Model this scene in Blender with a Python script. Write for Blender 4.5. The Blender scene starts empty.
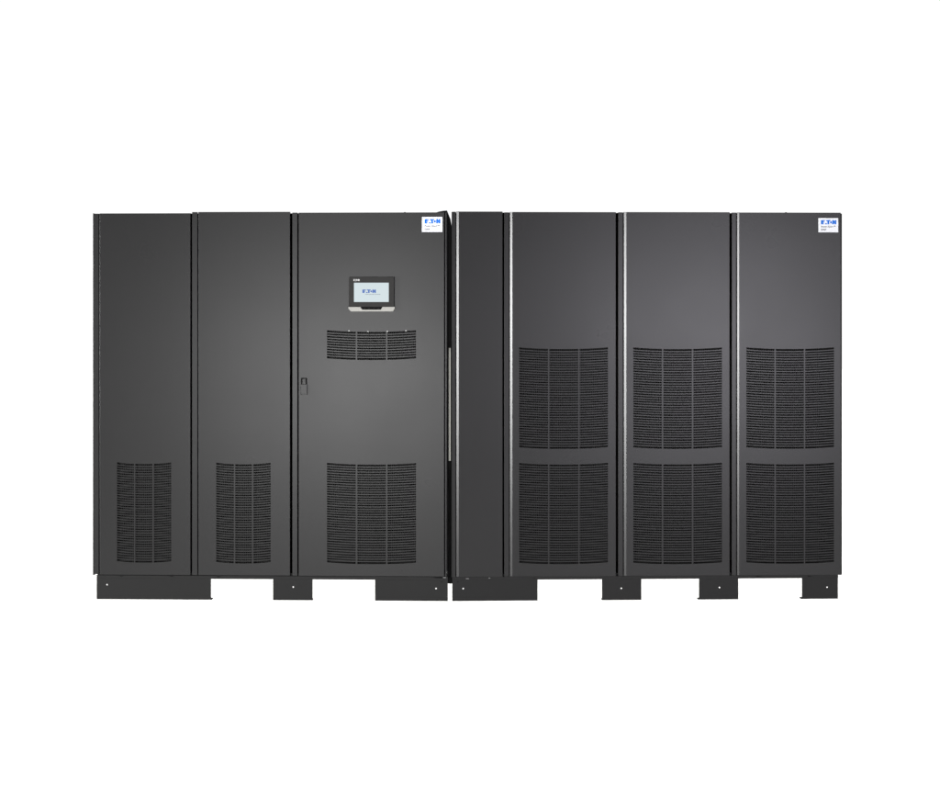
import bpy, bmesh, math
from mathutils import Vector, Matrix

scene = bpy.context.scene
C = scene.collection
S = 0.005155          # metres per photograph pixel on the front plane
D = 12.0              # camera distance
FLOORPX = 601.2
H = (FLOORPX - 323) * S # camera height

# ------------------------------------------------------------------ materials
def principled(name, col, rough, metal=0.0, spec=0.5, bump=0.0, bscale=900.0, rvar=0.0, cvar=0.0):
    m = bpy.data.materials.new(name); m.use_nodes = True
    nt = m.node_tree; b = nt.nodes['Principled BSDF']
    b.inputs['Base Color'].default_value = (*col, 1)
    b.inputs['Roughness'].default_value = rough
    b.inputs['Metallic'].default_value = metal
    b.inputs['Specular IOR Level'].default_value = spec
    tc = nt.nodes.new('ShaderNodeTexCoord')
    if bump:
        n = nt.nodes.new('ShaderNodeTexNoise'); n.inputs['Scale'].default_value = bscale
        n.inputs['Detail'].default_value = 3
        nt.links.new(tc.outputs['Object'], n.inputs['Vector'])
        bp = nt.nodes.new('ShaderNodeBump'); bp.inputs['Strength'].default_value = bump
        bp.inputs['Distance'].default_value = 0.0004
        nt.links.new(n.outputs['Fac'], bp.inputs['Height'])
        nt.links.new(bp.outputs['Normal'], b.inputs['Normal'])
    if rvar:
        n2 = nt.nodes.new('ShaderNodeTexNoise'); n2.inputs['Scale'].default_value = 2.3
        n2.inputs['Detail'].default_value = 4
        nt.links.new(tc.outputs['Object'], n2.inputs['Vector'])
        mr = nt.nodes.new('ShaderNodeMapRange')
        mr.inputs['To Min'].default_value = rough - rvar; mr.inputs['To Max'].default_value = rough + rvar
        nt.links.new(n2.outputs['Fac'], mr.inputs['Value'])
        nt.links.new(mr.outputs['Result'], b.inputs['Roughness'])
    if cvar:
        n3 = nt.nodes.new('ShaderNodeTexNoise'); n3.inputs['Scale'].default_value = 260.0
        n3.inputs['Detail'].default_value = 2
        nt.links.new(tc.outputs['Object'], n3.inputs['Vector'])
        mr = nt.nodes.new('ShaderNodeMapRange')
        mr.inputs['To Min'].default_value = 1 - cvar; mr.inputs['To Max'].default_value = 1 + cvar
        nt.links.new(n3.outputs['Fac'], mr.inputs['Value'])
        mx = nt.nodes.new('ShaderNodeMix'); mx.data_type = 'RGBA'; mx.blend_type = 'MULTIPLY'
        mx.inputs['Factor'].default_value = 1.0
        mx.inputs['A'].default_value = (*col, 1)
        nt.links.new(mr.outputs['Result'], mx.inputs['B'])
        nt.links.new(mx.outputs['Result'], b.inputs['Base Color'])
    return m

def emit(name, col, strength):
    m = principled(name, (0.02, 0.02, 0.02), 0.25)
    b = m.node_tree.nodes['Principled BSDF']
    b.inputs['Specular IOR Level'].default_value = 0.12
    b.inputs['Emission Color'].default_value = (*col, 1)
    b.inputs['Emission Strength'].default_value = strength
    return m

PAINT = principled('charcoal_powder_coat', (0.0108, 0.0107, 0.0109), 0.28, spec=0.22, bump=0.07, rvar=0.02, cvar=0.06)
SKIRT = principled('charcoal_base_paint', (0.009, 0.009, 0.009), 0.42, spec=0.14, bump=0.35, rvar=0.03, cvar=0.08)
EDGE = principled('black_satin', (0.004, 0.004, 0.004), 0.6, spec=0.08, bump=0.2)
INNER = principled('unpainted_dark_inside', (0.004, 0.004, 0.004), 0.8, spec=0.1)
WIRE = principled('dark_wire_mesh', (0.015, 0.015, 0.0145), 0.55, spec=0.16)
BEZEL = principled('black_bezel_plastic', (0.014, 0.0135, 0.013), 0.45, spec=0.2, bump=0.1)
TRIM = principled('champagne_trim', (0.30, 0.295, 0.275), 0.5, metal=0.0, bump=0.1)
NOTCH = principled('gloss_black_plastic', (0.002, 0.002, 0.002), 0.6, spec=0.08)
SCREEN = emit('lit_screen', (0.60, 0.70, 0.73), 0.95)
STICK = principled('white_label_vinyl', (0.72, 0.73, 0.77), 0.5, spec=0.15)
BLUE = principled('blue_print', (0.005, 0.13, 0.56), 0.5, spec=0.1)
SBLUE = emit('blue_screen_pixels', (0.0, 0.10, 0.46), 0.9)
GREYP = principled('grey_print', (0.08, 0.08, 0.09), 0.5, spec=0.1)
SGREY = emit('grey_screen_pixels', (0.10, 0.14, 0.20), 0.9)
WHITEP = principled('white_print', (0.42, 0.42, 0.42), 0.5)
STEEL = principled('zinc_steel', (0.38, 0.38, 0.37), 0.45, metal=0.3)
DULL = principled('dull_zinc', (0.13, 0.13, 0.13), 0.5, spec=0.3)
FOAM = principled('beige_gasket', (0.27, 0.27, 0.245), 0.8, spec=0.2, bump=0.3, bscale=300)

# ------------------------------------------------------------------ helpers
def obj(name, bm, mat, parent=None, label=None, shade=False):
    me = bpy.data.meshes.new(name)
    bmesh.ops.recalc_face_normals(bm, faces=bm.faces)
    bm.to_mesh(me); bm.free()
    me.materials.append(mat)
    if shade:
        for p in me.polygons: p.use_smooth = True
    o = bpy.data.objects.new(name, me); C.objects.link(o)
    if parent: o.parent = parent
    if label: o['label'] = label
    return o

def box(bm, u0, u1, v0, v1, z0, z1):
    vs = [bm.verts.new(p) for p in ((u0,v0,z0),(u1,v0,z0),(u1,v1,z0),(u0,v1,z0),(u0,v0,z1),(u1,v0,z1),(u1,v1,z1),(u0,v1,z1))]
    for f in ((0,1,2,3),(4,5,6,7),(0,1,5,4),(1,2,6,5),(2,3,7,6),(3,0,4,7)):
        bm.faces.new([vs[i] for i in f])

def bbox(u0, u1, v0, v1, z0, z1, bev=0.0, seg=2):
    bm = bmesh.new(); box(bm, u0, u1, v0, v1, z0, z1)
    if bev:
        bmesh.ops.bevel(bm, geom=bm.edges[:], offset=bev, segments=seg, affect='EDGES', profile=0.6)
    return bm

def prism(bm, pts, v0, v1):
    """pts: (u,z) outline, extruded from v0 to v1"""
    a = [bm.verts.new((p[0], v0, p[1])) for p in pts]
    b = [bm.verts.new((p[0], v1, p[1])) for p in pts]
    bm.faces.new(a); bm.faces.new(b[::-1])
    n = len(pts)
    for i in range(n):
        bm.faces.new((a[i], a[(i+1) % n], b[(i+1) % n], b[i]))

class Unit:
    """a yawed cabinet front; turns photograph columns/rows into local coordinates"""
    def __init__(self, name, label, group, pivot_px, deg):
        self.a = math.radians(deg)
        self.X0 = (pivot_px - 470) * S
        r = bpy.data.objects.new(name, None); C.objects.link(r)
        r.location = (self.X0, 0, 0); r.rotation_euler = (0, 0, self.a)
        r.empty_display_size = 0.3
        r['label'] = label; r['category'] = 'cabinet'; r['group'] = group
        self.root = r
    def u(self, px, v=0.0):
        k = (px - 470) * S
        c, s = math.cos(self.a), math.sin(self.a)
        # P = (k t, -D + D t); local v = -(x-X0) s + y c
        t = (v - self.X0 * s + D * c) / (-k * s + D * c)
        x, y = k * t, -D + D * t
        return (x - self.X0) * c + y * s
    def z(self, py): return (FLOORPX - py) * S

def door(U, x0, x1, ytop, ybot, vents, chamfer=0.0, cdepth=0.005, label=None):
    """folded sheet-metal door with curved-top openings; vents = list of (xl, xr, ytop, ybot, ribs, rows)"""
    u0, u1, z1, z0 = U.u(x0), U.u(x1), U.z(ytop), U.z(ybot)
    r = 0.0016
    cl = chamfer if chamfer else r
    cd = cdepth if chamfer else r
    T = 0.024
    bm = bmesh.new()
    # columns
    fu0, fu1, fz0, fz1 = u0 + cl, u1 - r, z0 + r, z1 - r
    SEG = 14
    sag = 1.7 * S
    cols = []
    if vents:
        vl, vr = U.u(vents[0][0]), U.u(vents[0][1])
        cols = [fu0] + [vl + (vr - vl) * i / SEG for i in range(SEG + 1)] + [fu1]
    else:
        cols = [fu0, fu1]
        vl = vr = 0
    def sg(u):
        t = 2 * (u - vl) / (vr - vl) - 1
        return sag * (1 - t * t)
    def quad(a, b, c, d):
        bm.faces.new([bm.verts.new(p) for p in (a, b, c, d)])
    vsort = sorted([(U.z(v[3]), U.z(v[2])) for v in vents])    # (bottom, top) low to high
    for i in range(len(cols) - 1):
        a, b = cols[i], cols[i + 1]
        inside = vents and 1 <= i <= SEG
        if not inside:
            quad((a,0,fz0),(b,0,fz0),(b,0,fz1),(a,0,fz1)); continue
        lo_a = lo_b = fz0
        for (zb, zt) in vsort:
            quad((a,0,lo_a),(b,0,lo_b),(b,0,zb-sg(b)),(a,0,zb-sg(a)))
            quad((a,0,zb-sg(a)),(b,0,zb-sg(b)),(b,.002,zb-sg(b)),(a,.002,zb-sg(a)))
            quad((a,0,zt-sg(a)),(b,0,zt-sg(b)),(b,.002,zt-sg(b)),(a,.002,zt-sg(a)))
            lo_a, lo_b = zt - sg(a), zt - sg(b)
        quad((a,0,lo_a),(b,0,lo_b),(b,0,fz1),(a,0,fz1))
    for (zb, zt) in vsort:
        for x in (vl, vr):
            quad((x,0,zb),(x,0,zt),(x,.002,zt),(x,.002,zb))
    # folded edges: rounded in steps
    def ring(n=3):
        prof = []
        for k in range(n + 1):
            t = math.pi / 2 * k / n
            prof.append((1 - math.sin(t), 1 - math.cos(t)))   # (inset factor, depth factor)
        return prof
    R = ring()
    loops = []
    for (fi, fd) in R:
        # left side can be a wide shallow chamfer followed by the fold
        loops.append([(u0 + r*fi, r*fd), (u1 - r*fi, r*fd), (z0 + r*fi), (z1 - r*fi)])
    if chamfer:
        loops = [[(u0 + cl, 0), (u1 - r, 0), fz0, fz1]] + \
                [[(u0 + r*fi, cd + r*fd), (u1 - r*fi, r*fd), z0 + r*fi, z1 - r*fi] for fi, fd in R]
    loops.append([(u0, T), (u1, T), z0, z1])
    for A, B in zip(loops[:-1], loops[1:]):
        (al, ald), (ar, ard), az0, az1 = A
        (bl, bld), (br, brd), bz0, bz1 = B
        quad((al,ald,az0),(al,ald,az1),(bl,bld,bz1),(bl,bld,bz0))
        quad((ar,ard,az0),(ar,ard,az1),(br,brd,bz1),(br,brd,bz0))
        quad((al,ald,az1),(ar,ard,az1),(br,brd,bz1),(bl,bld,bz1))
        quad((al,ald,az0),(ar,ard,az0),(br,brd,bz0),(bl,bld,bz0))
    bmesh.ops.remove_doubles(bm, verts=bm.verts, dist=0.00002)
    d = obj('door' , bm, PAINT, U.root, label)
    for vt in vents:
        grille(U, d, vt, sg)
    return d

def grille(U, d, vt, sg):
    xl, xr, yt, yb, ribs, rows = vt
    ul, ur, zt, zb = U.u(xl), U.u(xr), U.z(yt), U.z(yb)
    bm = bmesh.new()
    pitch = (zt - zb) / rows
    bh = pitch * 0.37
    N = 14
    us = [ul + (ur - ul) * i / N for i in range(N + 1)]
    for k in range(1, rows):
        zc = zt - k * pitch
        A = [bm.verts.new((u, .0005, zc - sg(u) + bh/2)) for u in us]
        B = [bm.verts.new((u, .0005, zc - sg(u) - bh/2)) for u in us]
        A2 = [bm.verts.new((u, .0028, zc - sg(u) + bh/2)) for u in us]
        B2 = [bm.verts.new((u, .0028, zc - sg(u) - bh/2)) for u in us]
        for i in range(N):
            bm.faces.new((A[i], A[i+1], B[i+1], B[i]))
            bm.faces.new((A[i], A[i+1], A2[i+1], A2[i]))
            bm.faces.new((B[i], B[i+1], B2[i+1], B2[i]))
            bm.faces.new((A2[i], A2[i+1], B2[i+1], B2[i]))
    for rb in ribs:
        uc = U.u(rb); w = 0.0034
        box(bm, uc - w, uc + w, .0002, .0030, zb - sg(uc) - .001, zt - sg(uc) + .001)
    obj('vent_grille', bm, PAINT, d)
    # woven screen behind the slots
    bm = bmesh.new()
    n = int((ur - ul) / 0.0098)
    for i in range(n + 1):
        uc = ul + (ur - ul) * i / n
        box(bm, uc - .0010, uc + .0010, .0100, .0114, zb - .009, zt + .0)
    n = int((zt - zb) / 0.0098)
    for i in range(n + 1):
        zc = zb - .008 + (zt - zb) * i / n
        box(bm, ul - .004, ur + .004, .0116, .0128, zc - .0010, zc + .0010)
    obj('mesh_screen', bm, WIRE, d)

# ------------------------------------------------------------------ lettering
def text_bm(s, u, z, v, height, width=None, shear=0.0, bold=0.0):
    cu = bpy.data.curves.new('t', 'FONT'); cu.body = s; cu.size = 1.0
    cu.shear = shear; cu.offset = bold; cu.resolution_u = 3
    to = bpy.data.objects.new('t', cu); C.objects.link(to)
    dg = bpy.context.evaluated_depsgraph_get(); dg.update()
    me = bpy.data.meshes.new_from_object(to.evaluated_get(dg))
    xs = [p.co.x for p in me.vertices]; ys = [p.co.y for p in me.vertices]
    sx0, sx1, sy0, sy1 = min(xs), max(xs), min(ys), max(ys)
    hs = height / (sy1 - sy0); ws = (width / (sx1 - sx0)) if width else hs
    bm = bmesh.new(); bm.from_mesh(me)
    for p in bm.verts:
        p.co = Vector((u + (p.co.x - sx0) * ws, v, z + (p.co.y - sy0) * hs))
    g = bmesh.ops.extrude_face_region(bm, geom=bm.faces[:])
    for e in g['geom']:
        if isinstance(e, bmesh.types.BMVert): e.co.y += 0.0003
    bpy.data.objects.remove(to); bpy.data.curves.remove(cu); bpy.data.meshes.remove(me)
    return bm

def logo_bm(u, z, v, width, height):
    P = [
        [(0,0),(0,1),(1.00,1),(.92,.74),(.44,.74),(.44,.63),(.86,.63),(.76,.38),(.44,.38),(.44,.27),(.68,.27),(.59,0)],
        [(.98,0),(1.08,.28),(1.40,.28),(1.50,0)],
        [(1.20,1),(1.28,.72),(1.58,.72),(1.58,0),(2.00,0),(2.00,.72),(2.22,.72),(2.34,1)],
        [(2.76,0),(2.76,1),(3.14,1),(3.34,.60),(3.34,1),(3.74,1),(3.74,0),(3.38,0),(3.16,.44),(3.16,0)],
    ]
    P.append([(2.44 + .24*math.cos(t*math.pi/8), .46 + .27*math.sin(t*math.pi/8)) for t in range(16)])
    bm = bmesh.new()
    for pl in P:
        prism(bm, [(u + x / 3.7 * width, z + y * height) for x, y in pl], v, v + .0003)
    return bm

def nameplate(U, x0, x1, y0, y1):
    u0, u1, z1, z0 = U.u(x0), U.u(x1), U.z(y0), U.z(y1)
    w, h = u1 - u0, z1 - z0
    p = obj('nameplate', bbox(u0, u1, -.0012, .0002, z0, z1, .0003, 1), STICK, U.root, 'white sticker with blue logo and grey lettering')
    obj('logo', logo_bm(u0 + w*.13, z0 + h*.56, -.0016, w*.76, h*.30), BLUE, p)
    bm = text_bm('Power Xpert™', u0 + w*.12, z0 + h*.30, -.0016, h*.17, w*.74, shear=.25, bold=.012)
    obj('lettering', bm, GREYP, p)
    bm = text_bm('9395P', u0 + w*.12, z0 + h*.11, -.0016, h*.13, w*.27, bold=.012)
    obj('lettering', bm, GREYP, p)

def body(U, xl, xr, ytop, ybot, depth=0.86, v0=.036, t=.002):
    """open-fronted sheet metal box; walls butt inside the side panels"""
    ul, ur, z1, z0 = U.u(xl), U.u(xr), U.z(ytop), U.z(ybot)
    bm = bmesh.new()
    box(bm, ul, ur, v0, depth, z0, z0 + t)                    # bottom
    box(bm, ul, ur, v0, depth, z1 - t, z1)                    # top
    box(bm, ul, ul + t, v0 + .001, depth - .001, z0 + t, z1 - t)
    box(bm, ur - t, ur, v0 + .001, depth - .001, z0 + t, z1 - t)
    box(bm, ul + t, ur - t, depth - t, depth, z0 + t, z1 - t)
    o = obj('cabinet_body', bm, PAINT, U.root)
    # dark equipment trays standing behind the doors
    bm = box_bm = bmesh.new()
    n = max(2, round((ur - ul) / 0.5))
    for i in range(n):
        a = ul + .03 + (ur - ul - .06) * i / n; b = ul + .03 + (ur - ul - .06) * (i + 1) / n - .01
        for j in range(5):
            za = z0 + .04 + (z1 - z0 - .08) * j / 5
            box(bm, a, b + .007, .38, depth - .1, za, za + (z1 - z0 - .08) / 5 - .003)
    obj('equipment_tray', bm, INNER, U.root)
    return o

def post(U, x0, x1, ytop, ybot, v=.004, bev=.0012):
    bm = bbox(U.u(x0), U.u(x1), v, .0255, U.z(ybot), U.z(ytop), bev, 3)
    obj('frame_post', bm, PAINT, U.root)

def skirt(U, x0, x1, feet, dots=()):
    """base rail with plate feet; feet = (x0, x1, hole x, hole y, lip side, rear x0, rear x1)"""
    v = .010
    u0, u1 = U.u(x0, v), U.u(x1, v)
    bm = bbox(u0, u1, v, .034, U.z(580.3), U.z(577.0), .0008, 1)
    box(bm, u0 + .002, u1 - .002, .0264, .0338, U.z(577.2), U.z(574.5))     # upstand added behind the doors to keep floor light out of the gap
    rail = obj('base_rail', bm, SKIRT, U.root)
    for (a, b, hx, hy, lip, ra, rb) in feet:
        ua, ub, uh, zh = U.u(a, v), U.u(b, v), U.u(hx, v), U.z(hy)
        zt = U.z(580.3) ; r = .0038; n = 12
        bm = bmesh.new()
        def face(vv):
            circ = [(uh + r*math.cos(2*math.pi*k/n), zh + r*math.sin(2*math.pi*k/n)) for k in range(n)]
            q = .008
            sq = []
            for k in range(n):
                c, s_ = math.cos(2*math.pi*k/n), math.sin(2*math.pi*k/n)
                m = max(abs(c), abs(s_)); sq.append((uh + q*c/m, zh + q*s_/m))
            for k in range(n):
                j = (k+1) % n
                bm.faces.new([bm.verts.new((p[0], vv, p[1])) for p in (circ[k], circ[j], sq[j], sq[k])])
            # corners of the little square
            for (cx, cy, k0, k1) in ((1,1,1,2),(-1,1,4,5),(-1,-1,7,8),(1,-1,10,11)):
                bm.faces.new([bm.verts.new((p[0], vv, p[1])) for p in (sq[k0], (uh+q*cx, zh+q*cy), sq[k1])])
            L, R_, B, T_ = uh - q, uh + q, zh - q, zh + q
            for (p0, p1, q0, q1) in ((ua, L, .003, zt), (R_, ub, .003, zt), (L, R_, .003, B), (L, R_, T_, zt)):
                bm.faces.new([bm.verts.new((x, vv, z)) for x, z in ((p0,q0),(p1,q0),(p1,q1),(p0,q1))])
            return circ
        c1 = face(v + .001)
        face(v + .003)
        for k in range(n):
            j = (k+1) % n
            bm.faces.new([bm.verts.new(p) for p in ((c1[k][0], v+.001, c1[k][1]), (c1[j][0], v+.001, c1[j][1]), (c1[j][0], v+.003, c1[j][1]), (c1[k][0], v+.003, c1[k][1]))])
        for (p0, p1) in (((ua,.003),(ua,zt)),((ub,.003),(ub,zt)),((ua,zt),(ub,zt)),((ua,.003),(ub,.003))):
            bm.faces.new([bm.verts.new((x, vv, z)) for (x, z), vv in ((p0,v+.001),(p1,v+.001),(p1,v+.003),(p0,v+.003))])
        bmesh.ops.remove_doubles(bm, verts=bm.verts, dist=.00001)
        f = obj('foot', bm, SKIRT, rail)
        la, lb = ua, ub
        if lip == 'r': lb += .004
        if lip == 'l': la -= .005
        obj('foot_flange', bbox(la + .0003, lb - .0003, v - .001, v + .05, 0, .0045), EDGE, rail)  # lip of the foot; its black edge stands in for the shadow line
        # rear foot that carries the back of the cabinet
        vb = .80
        obj('rear_foot', bbox(U.u(ra, vb), U.u(rb, vb), vb, vb + .04, 0, U.z(580.3) + .002), SKIRT, rail)
    for (dx, dy) in dots:
        uc, zc = U.u(dx, v), U.z(dy)
        bm = bmesh.new()
        prism(bm, [(uc + .0032*math.cos(k*math.pi/5), zc + .0032*math.sin(k*math.pi/5)) for k in range(10)], v - .0006, v + .002)
        obj('bolt', bm, EDGE, rail)
    # deep side rails of the base frame are hidden under the cabinet; floor pan behind the front rail
    return rail

# ================================================================== LEFT UNIT
L = Unit('equipment_cabinet', 'dark grey cabinet with a small lit touch display on its wide right-hand door',
         'dark grey steel cabinets standing side by side', 448, -2.7)
Lz = L.z
body(L, 94.2, 446.2, 212.7, 576.6)
r = L.root
# outer side panels with their front flange
def side_panel(U, xa, xb, ytop, ybot, v0=.002, v1=.87, mat=PAINT):
    bm = bbox(U.u(xa), U.u(xb), v0, v1, U.z(ybot), U.z(ytop), .001, 2)
    return obj('side_panel', bm, mat, U.root)
side_panel(L, 92.7, 94.0, 212.6, 576.8, .003)
post(L, 94.05, 98.6, 212.9, 575.8, .003)
door(L, 99.6, 190.4, 212.7, 576.4, [(117, 171.2, 463.2, 562.5, (134.6, 153.1), 40)])
post(L, 191.9, 197.3, 211.5, 576.4)
door(L, 198.3, 290.0, 211.5, 576.4, [(216.2, 270.6, 463.3, 562.8, (234.5, 252.7), 40)])
post(L, 292.2, 297.3, 212.3, 576.5)
door3 = door(L, 298.6, 444.2, 212.4, 576.6, [(327, 416, 330.3, 358.4, (356.5, 386.6), 11), (327, 416, 463.2, 562.8, (356.5, 386.6), 40)])
post(L, 445.1, 446.6, 212.4, 576.6, .003)
side_panel(L, 446.8, 447.9, 212.6, 577, .012, .87, EDGE)

# black joining panel on the right flank, its top corner cut away
v = .03
bm = bmesh.new()
prism(bm, [(L.u(x, v), L.z(y)) for x, y in ((448.05,584),(448.05,213.6),(436,212.3),(439,211.3),(443.5,210.5),(447.0,210.2),(448.2,213.0),(449.4,216.2),(450.6,219),(451.2,224),(451.4,584.5))], v, v + .75)
box(bm, L.u(447.2, .04), L.u(452.4, .04), .042, .06, L.z(584.3), L.z(577.6))
obj('joining_panel', bm, EDGE, r, 'black panel filling the gap beside the wide door')
bm = bbox(L.u(448.7, .02), L.u(450.7, .02), .014, .0296, L.z(461), L.z(348), .001, 2)
obj('gasket', bm, FOAM, r, 'pale beige foam strip in the gap between the cabinets')
# loose cable in the gap
bm = bmesh.new()
pts = [(449.6, 470), (449.3, 488), (450.1, 500), (449.2, 520), (450.2, 540), (449.4, 560), (449.8, 578)]
prev = None
for i, (x, y) in enumerate(pts):
    c = Vector((L.u(x, .02), .022, L.z(y)))
    ring_ = [bm.verts.new(c + Vector((.0032*math.cos(k*math.pi/4), .0032*math.sin(k*math.pi/4), 0))) for k in range(8)]
    if prev:
        for k in range(8): bm.faces.new((prev[k], prev[(k+1) % 8], ring_[(k+1) % 8], ring_[k]))
    prev = ring_
obj('cable', bm, INNER, r)

# clips along the top of the upper vent
for x, y in ((349, 330.9), (368, 331.6), (387.4, 331.3), (406, 330.8)):
    bm = bbox(L.u(x - .6), L.u(x + .6), -.0015, .003, L.z(y + .55), L.z(y - .55), .0006, 2)
    obj('clip', bm, STEEL, door3)

# latch: arched recess with a paddle below
lat_u0, lat_u1 = L.u(301.0), L.u(307.2)
bm = bmesh.new()
ou, iu = L.u(300.9), L.u(302.4); ov, iv = L.u(307.1), L.u(305.6)
t0, t1, b0 = L.z(378.0), L.z(379.1), L.z(384.2)
prism(bm, [(ou,b0),(ou,t0-.003),(ou+.003,t0),(ov-.003,t0),(ov,t0-.003),(ov,b0),(iv,b0),(iv,t1-.002),(iv-.002,t1),(iu+.002,t1),(iu,t1-.002),(iu,b0)], -.0022, .0015)
obj('latch_slot', bm, NOTCH, door3)
bm = bbox(L.u(300.8), L.u(307.4), -.011, .001, L.z(394.6), L.z(384.3), .0018, 3)
obj('latch_handle', bm, PAINT, door3)
bm = bmesh.new()
uc, zc = L.u(304), L.z(380.9)
prism(bm, [(uc + .0045*math.cos(k*math.pi/8), zc + .0045*math.sin(k*math.pi/8)) for k in range(16)], -.004, .001)
obj('keyhole', bm, PAINT, door3)

# touch display
disp = obj('display_panel', bbox(L.u(349.2), L.u(394.4), -.022, .0015, L.z(306.9), L.z(277.0), .0016, 3), BEZEL, r)
scr_v = -.0226
obj('screen', bbox(L.u(354.4), L.u(389.1), scr_v, -.0205, L.z(302.0), L.z(282.8), .0003, 1), SCREEN, disp)
obj('screen_logo', logo_bm(L.u(362.8), L.z(293.0), scr_v - .0004, 13.4*S, 3.4*S), SBLUE, disp)
obj('screen_lettering', text_bm('Powering Business Worldwide', L.u(365.6), L.z(295.0), scr_v - .0004, 1.1*S, 15.2*S, bold=.01), SGREY, disp)
obj('bezel_logo', logo_bm(L.u(353.9), L.z(281.1), -.0224, 6.0*S, 1.9*S), WHITEP, disp)
bm = bmesh.new()
prism(bm, [(L.u(x), L.z(y)) for x, y in ((348.9,307.0),(348.9,308.7),(351.4,311.4),(393.0,311.4),(395.2,308.7),(395.2,307.0),(382.9,307.0),(381.2,309.9),(362.6,309.9),(360.8,307.0))], -.0235, .001)
bmesh.ops.bevel(bm, geom=bm.edges[:], offset=.0008, segments=2, affect='EDGES')
obj('display_trim', bm, TRIM, disp, 'pale champagne strip along the lower edge of the display')
bm = bmesh.new()
prism(bm, [(L.u(x), L.z(y)) for x, y in ((361.0,307.02),(362.7,309.8),(381.1,309.8),(382.7,307.02))], -.0215, .001)
obj('button_bar', bm, NOTCH, disp)
for x in (364.8, 369.5, 374.2, 378.9):
    obj('button', bbox(L.u(x-.6), L.u(x+.6), -.0225, -.0210, L.z(308.8), L.z(308.1), .0003, 1), BEZEL, disp)

nameplate(L, 422.0, 442.4, 217.0, 232.0)
skirt(L, 96.6, 447.8, [(96.6, 211.0, 107, 586.6, 'r', 125, 150), (273.0, 312.6, 293.2, 588, '', 302, 311), (375.0, 447.8, 436, 588.8, '', 395, 425)],
      dots=[(441.6, 582.0)])
# small hinge ends and marks at the foot of the doors
for xa, xb, y, m in ((434.5, 443.0, 577.9, EDGE), (443.0, 446.0, 577.6, DULL), (120.0, 122.0, 578.0, EDGE), (170, 172.6, 577.9, EDGE), (217, 219, 578.0, EDGE)):
    obj('hinge_pin', bbox(L.u(xa), L.u(xb), .006, .0125, L.z(y + .45), L.z(y - .45), .0008, 2), m, r)
# lifting bolts on the roof
for x in (405,):
    bm = bmesh.new(); vv = .05
    box(bm, L.u(x - .8, vv), L.u(x + .8, vv), vv, vv + .01, L.z(213.5), L.z(211.6))
    obj('roof_bolt', bm, EDGE, r)

# ================================================================== RIGHT UNIT
R = Unit('equipment_cabinet', 'dark grey cabinet with a narrow blank panel and three doors of stacked tall vents',
         'dark grey steel cabinets standing side by side', 452, 2.95)
r = R.root
body(R, 452.6, 840.0, 212.2, 577)
side_panel(R, 451.6, 452.5, 211.8, 577.2, .004)
side_panel(R, 841.0, 842.4, 212.6, 577.2, .012, .87, EDGE)
post(R, 452.55, 455.8, 211.7, 577.2, .005, .0025)
CH = .0125
door(R, 456.3, 502.6, 211.5, 577.0, [], CH, .0073, label='narrow blank panel without a vent')
post(R, 504.2, 509.3, 212.2, 577.0, .005, .0025)
door(R, 509.9, 615.9, 211.8, 577.0, [(519.2, 608, 347.5, 447.5, (548.7, 579.0), 40), (519.2, 608, 463.3, 563.0, (548.7, 579.0), 40)], CH, .0072)
post(R, 618.3, 623.3, 211.9, 577.0, .005, .0025)
door(R, 623.9, 729.7, 211.6, 577.0, [(633.4, 722, 347.6, 447.8, (662.6, 692.6), 40), (633.4, 722, 463.5, 563.6, (662.6, 692.6), 40)], CH, .0079)
post(R, 731.9, 736.6, 211.9, 577.0, .005, .0025)
door(R, 737.2, 840.8, 211.8, 577.0, [(746.4, 834.0, 347.6, 448.0, (775.1, 804.6), 40), (746.4, 834.0, 463.8, 563.8, (775.1, 804.6), 40)], CH * .8, .0066)
nameplate(R, 818.4, 838.2, 217.3, 231.6)
skirt(R, 452.2, 838.2, [(452.2, 537.6, 463.2, 588.8, '', 475, 505), (602.0, 641.4, 621.4, 589.5, '', 604, 614), (699.0, 738.4, 719.5, 589.2, 'l', 702, 713), (802.0, 838.0, 827.2, 589.6, 'l', 804, 813)],
      dots=[(457.8, 582.0)])
for xa, xb, y, m in ((466, 469, 578.8, DULL), (488.6, 490.4, 578.4, DULL), (533.5, 535, 578.6, EDGE), (756.5, 760.5, 578.4, EDGE), (808, 811, 578.6, EDGE)):
    obj('hinge_pin', bbox(R.u(xa), R.u(xb), .006, .0125, R.z(y + .4), R.z(y - .4), .0008, 2), m, r)
for x in (786,):
    bm = bmesh.new(); vv = .05
    box(bm, R.u(x - .8, vv), R.u(x + .8, vv), vv, vv + .01, R.z(213.5), R.z(211.0))
    obj('roof_bolt', bm, EDGE, r)

# the flanks that face each other run straight back, so the two bodies never meet
for U, sgn, wd in ((L, -1, 1.86), (R, 1, 2.02)):
    done = set()
    for o in U.root.children_recursive:
        if o.type != 'MESH' or o.data.name in done: continue
        done.add(o.data.name)
        for p in o.data.vertices:
            if p.co.y > .0295:
                w_ = min(1, max(0, 1 - abs(p.co.x) / wd))
                p.co.x += sgn * (p.co.y - .0295) * math.tan(abs(U.a)) * 1.04 * w_

# ================================================================== SETTING
bm = bmesh.new()
q = 60
bm.faces.new([bm.verts.new(p) for p in ((-q,-6,-.001),(q,-6,-.001),(q,q,-.001),(-q,q,-.001))])
fm = bpy.data.materials.new('backlit_white_floor'); fm.use_nodes = True  # made translucent so the added sun underneath makes it glow white
nt = fm.node_tree; nt.nodes.clear()
out = nt.nodes.new('ShaderNodeOutputMaterial'); tr = nt.nodes.new('ShaderNodeBsdfTranslucent')
tr.inputs['Color'].default_value = (.95, .95, .95, 1)
nt.links.new(tr.outputs[0], out.inputs['Surface'])
fl = obj('floor', bm, fm); fl['kind'] = 'structure'

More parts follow.
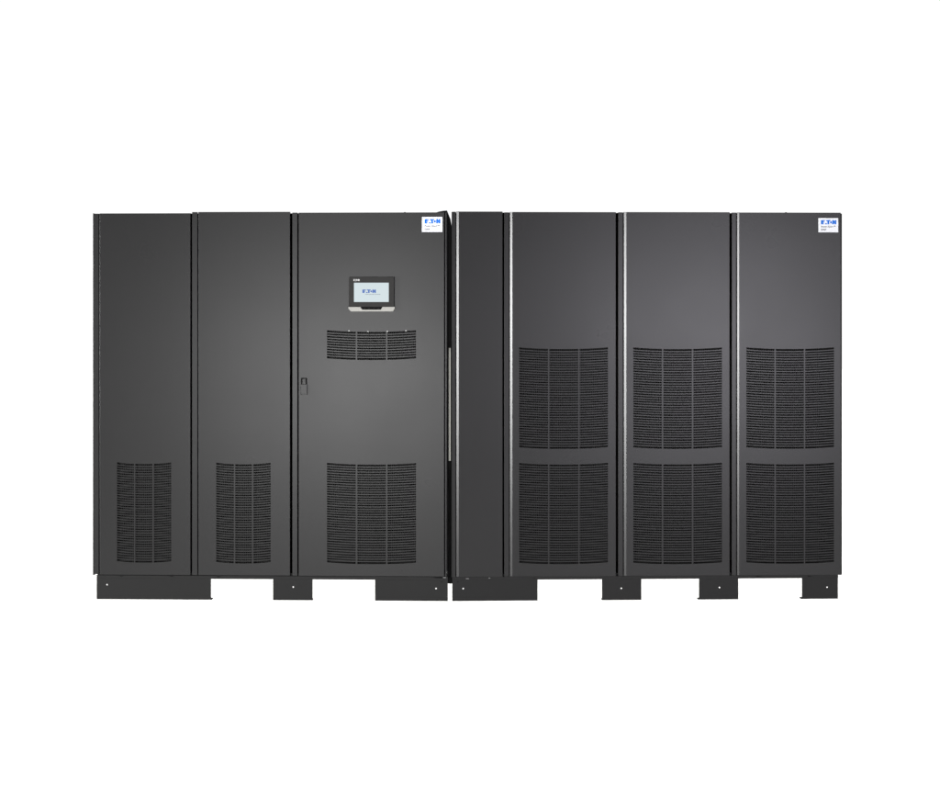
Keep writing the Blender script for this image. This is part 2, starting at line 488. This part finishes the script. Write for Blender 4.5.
w = bpy.data.worlds.new('World'); scene.world = w; w.use_nodes = True
nt = w.node_tree; bg = nt.nodes['Background']
tc = nt.nodes.new('ShaderNodeTexCoord'); sp = nt.nodes.new('ShaderNodeSeparateXYZ')
nt.links.new(tc.outputs['Generated'], sp.inputs[0])
mr = nt.nodes.new('ShaderNodeMapRange'); mr.interpolation_type = 'SMOOTHSTEP'
mr.inputs['From Min'].default_value = .15; mr.inputs['From Max'].default_value = .6
mr.inputs['To Min'].default_value = .02; mr.inputs['To Max'].default_value = 1.05
nt.links.new(sp.outputs['Y'], mr.inputs['Value'])
nt.links.new(mr.outputs['Result'], bg.inputs['Strength'])
bg.inputs['Color'].default_value = (1, 1, 1, 1)

def lamp(name, typ, loc, target, **kw):
    l = bpy.data.lights.new(name, typ)
    for k, v_ in kw.items(): setattr(l, k, v_)
    o = bpy.data.objects.new(name, l); C.objects.link(o)
    o.location = loc
    o.rotation_euler = (Vector(target) - Vector(loc)).to_track_quat('-Z', 'Y').to_euler()
    return o
lamp('floor_whitening_sun', 'SUN', (0, 0, -3), (0, 0, 0), energy=3.65, color=(1, .985, .955))  # added sun below, shining through the floor so it renders pure white
lamp('softbox_beside_camera', 'AREA', (-2.35, -12.2, .95), (-.8, 0, 1.1), shape='RECTANGLE', size=2.0, size_y=.8, energy=345)
lamp('softbox_beside_camera', 'AREA', (3.9, -12.2, 1.3), (.9, 0, 1.4), shape='RECTANGLE', size=2.2, size_y=.8, energy=345, color=(.98, .96, 1.04))
lamp('side_strip_light', 'AREA', (-8.0, -4.9, 1.45), (0.6, 0, 1.35), shape='RECTANGLE', size=.6, size_y=1.6, energy=1250)

cam = bpy.data.cameras.new('camera'); co = bpy.data.objects.new('camera', cam); C.objects.link(co)
co.location = (0, -D, H); co.rotation_euler = (math.radians(90), 0, 0)
cam.sensor_width = 36; cam.lens = 36 * D / (940 * S)
cam.shift_y = -(394 - 323) / 940
cam.clip_end = 300
scene.camera = co
scene.view_settings.view_transform = 'Standard'
scene.view_settings.look = 'None'
scene.view_settings.exposure = 0
scene.view_settings.gamma = 1
scene.cycles.use_denoising = True
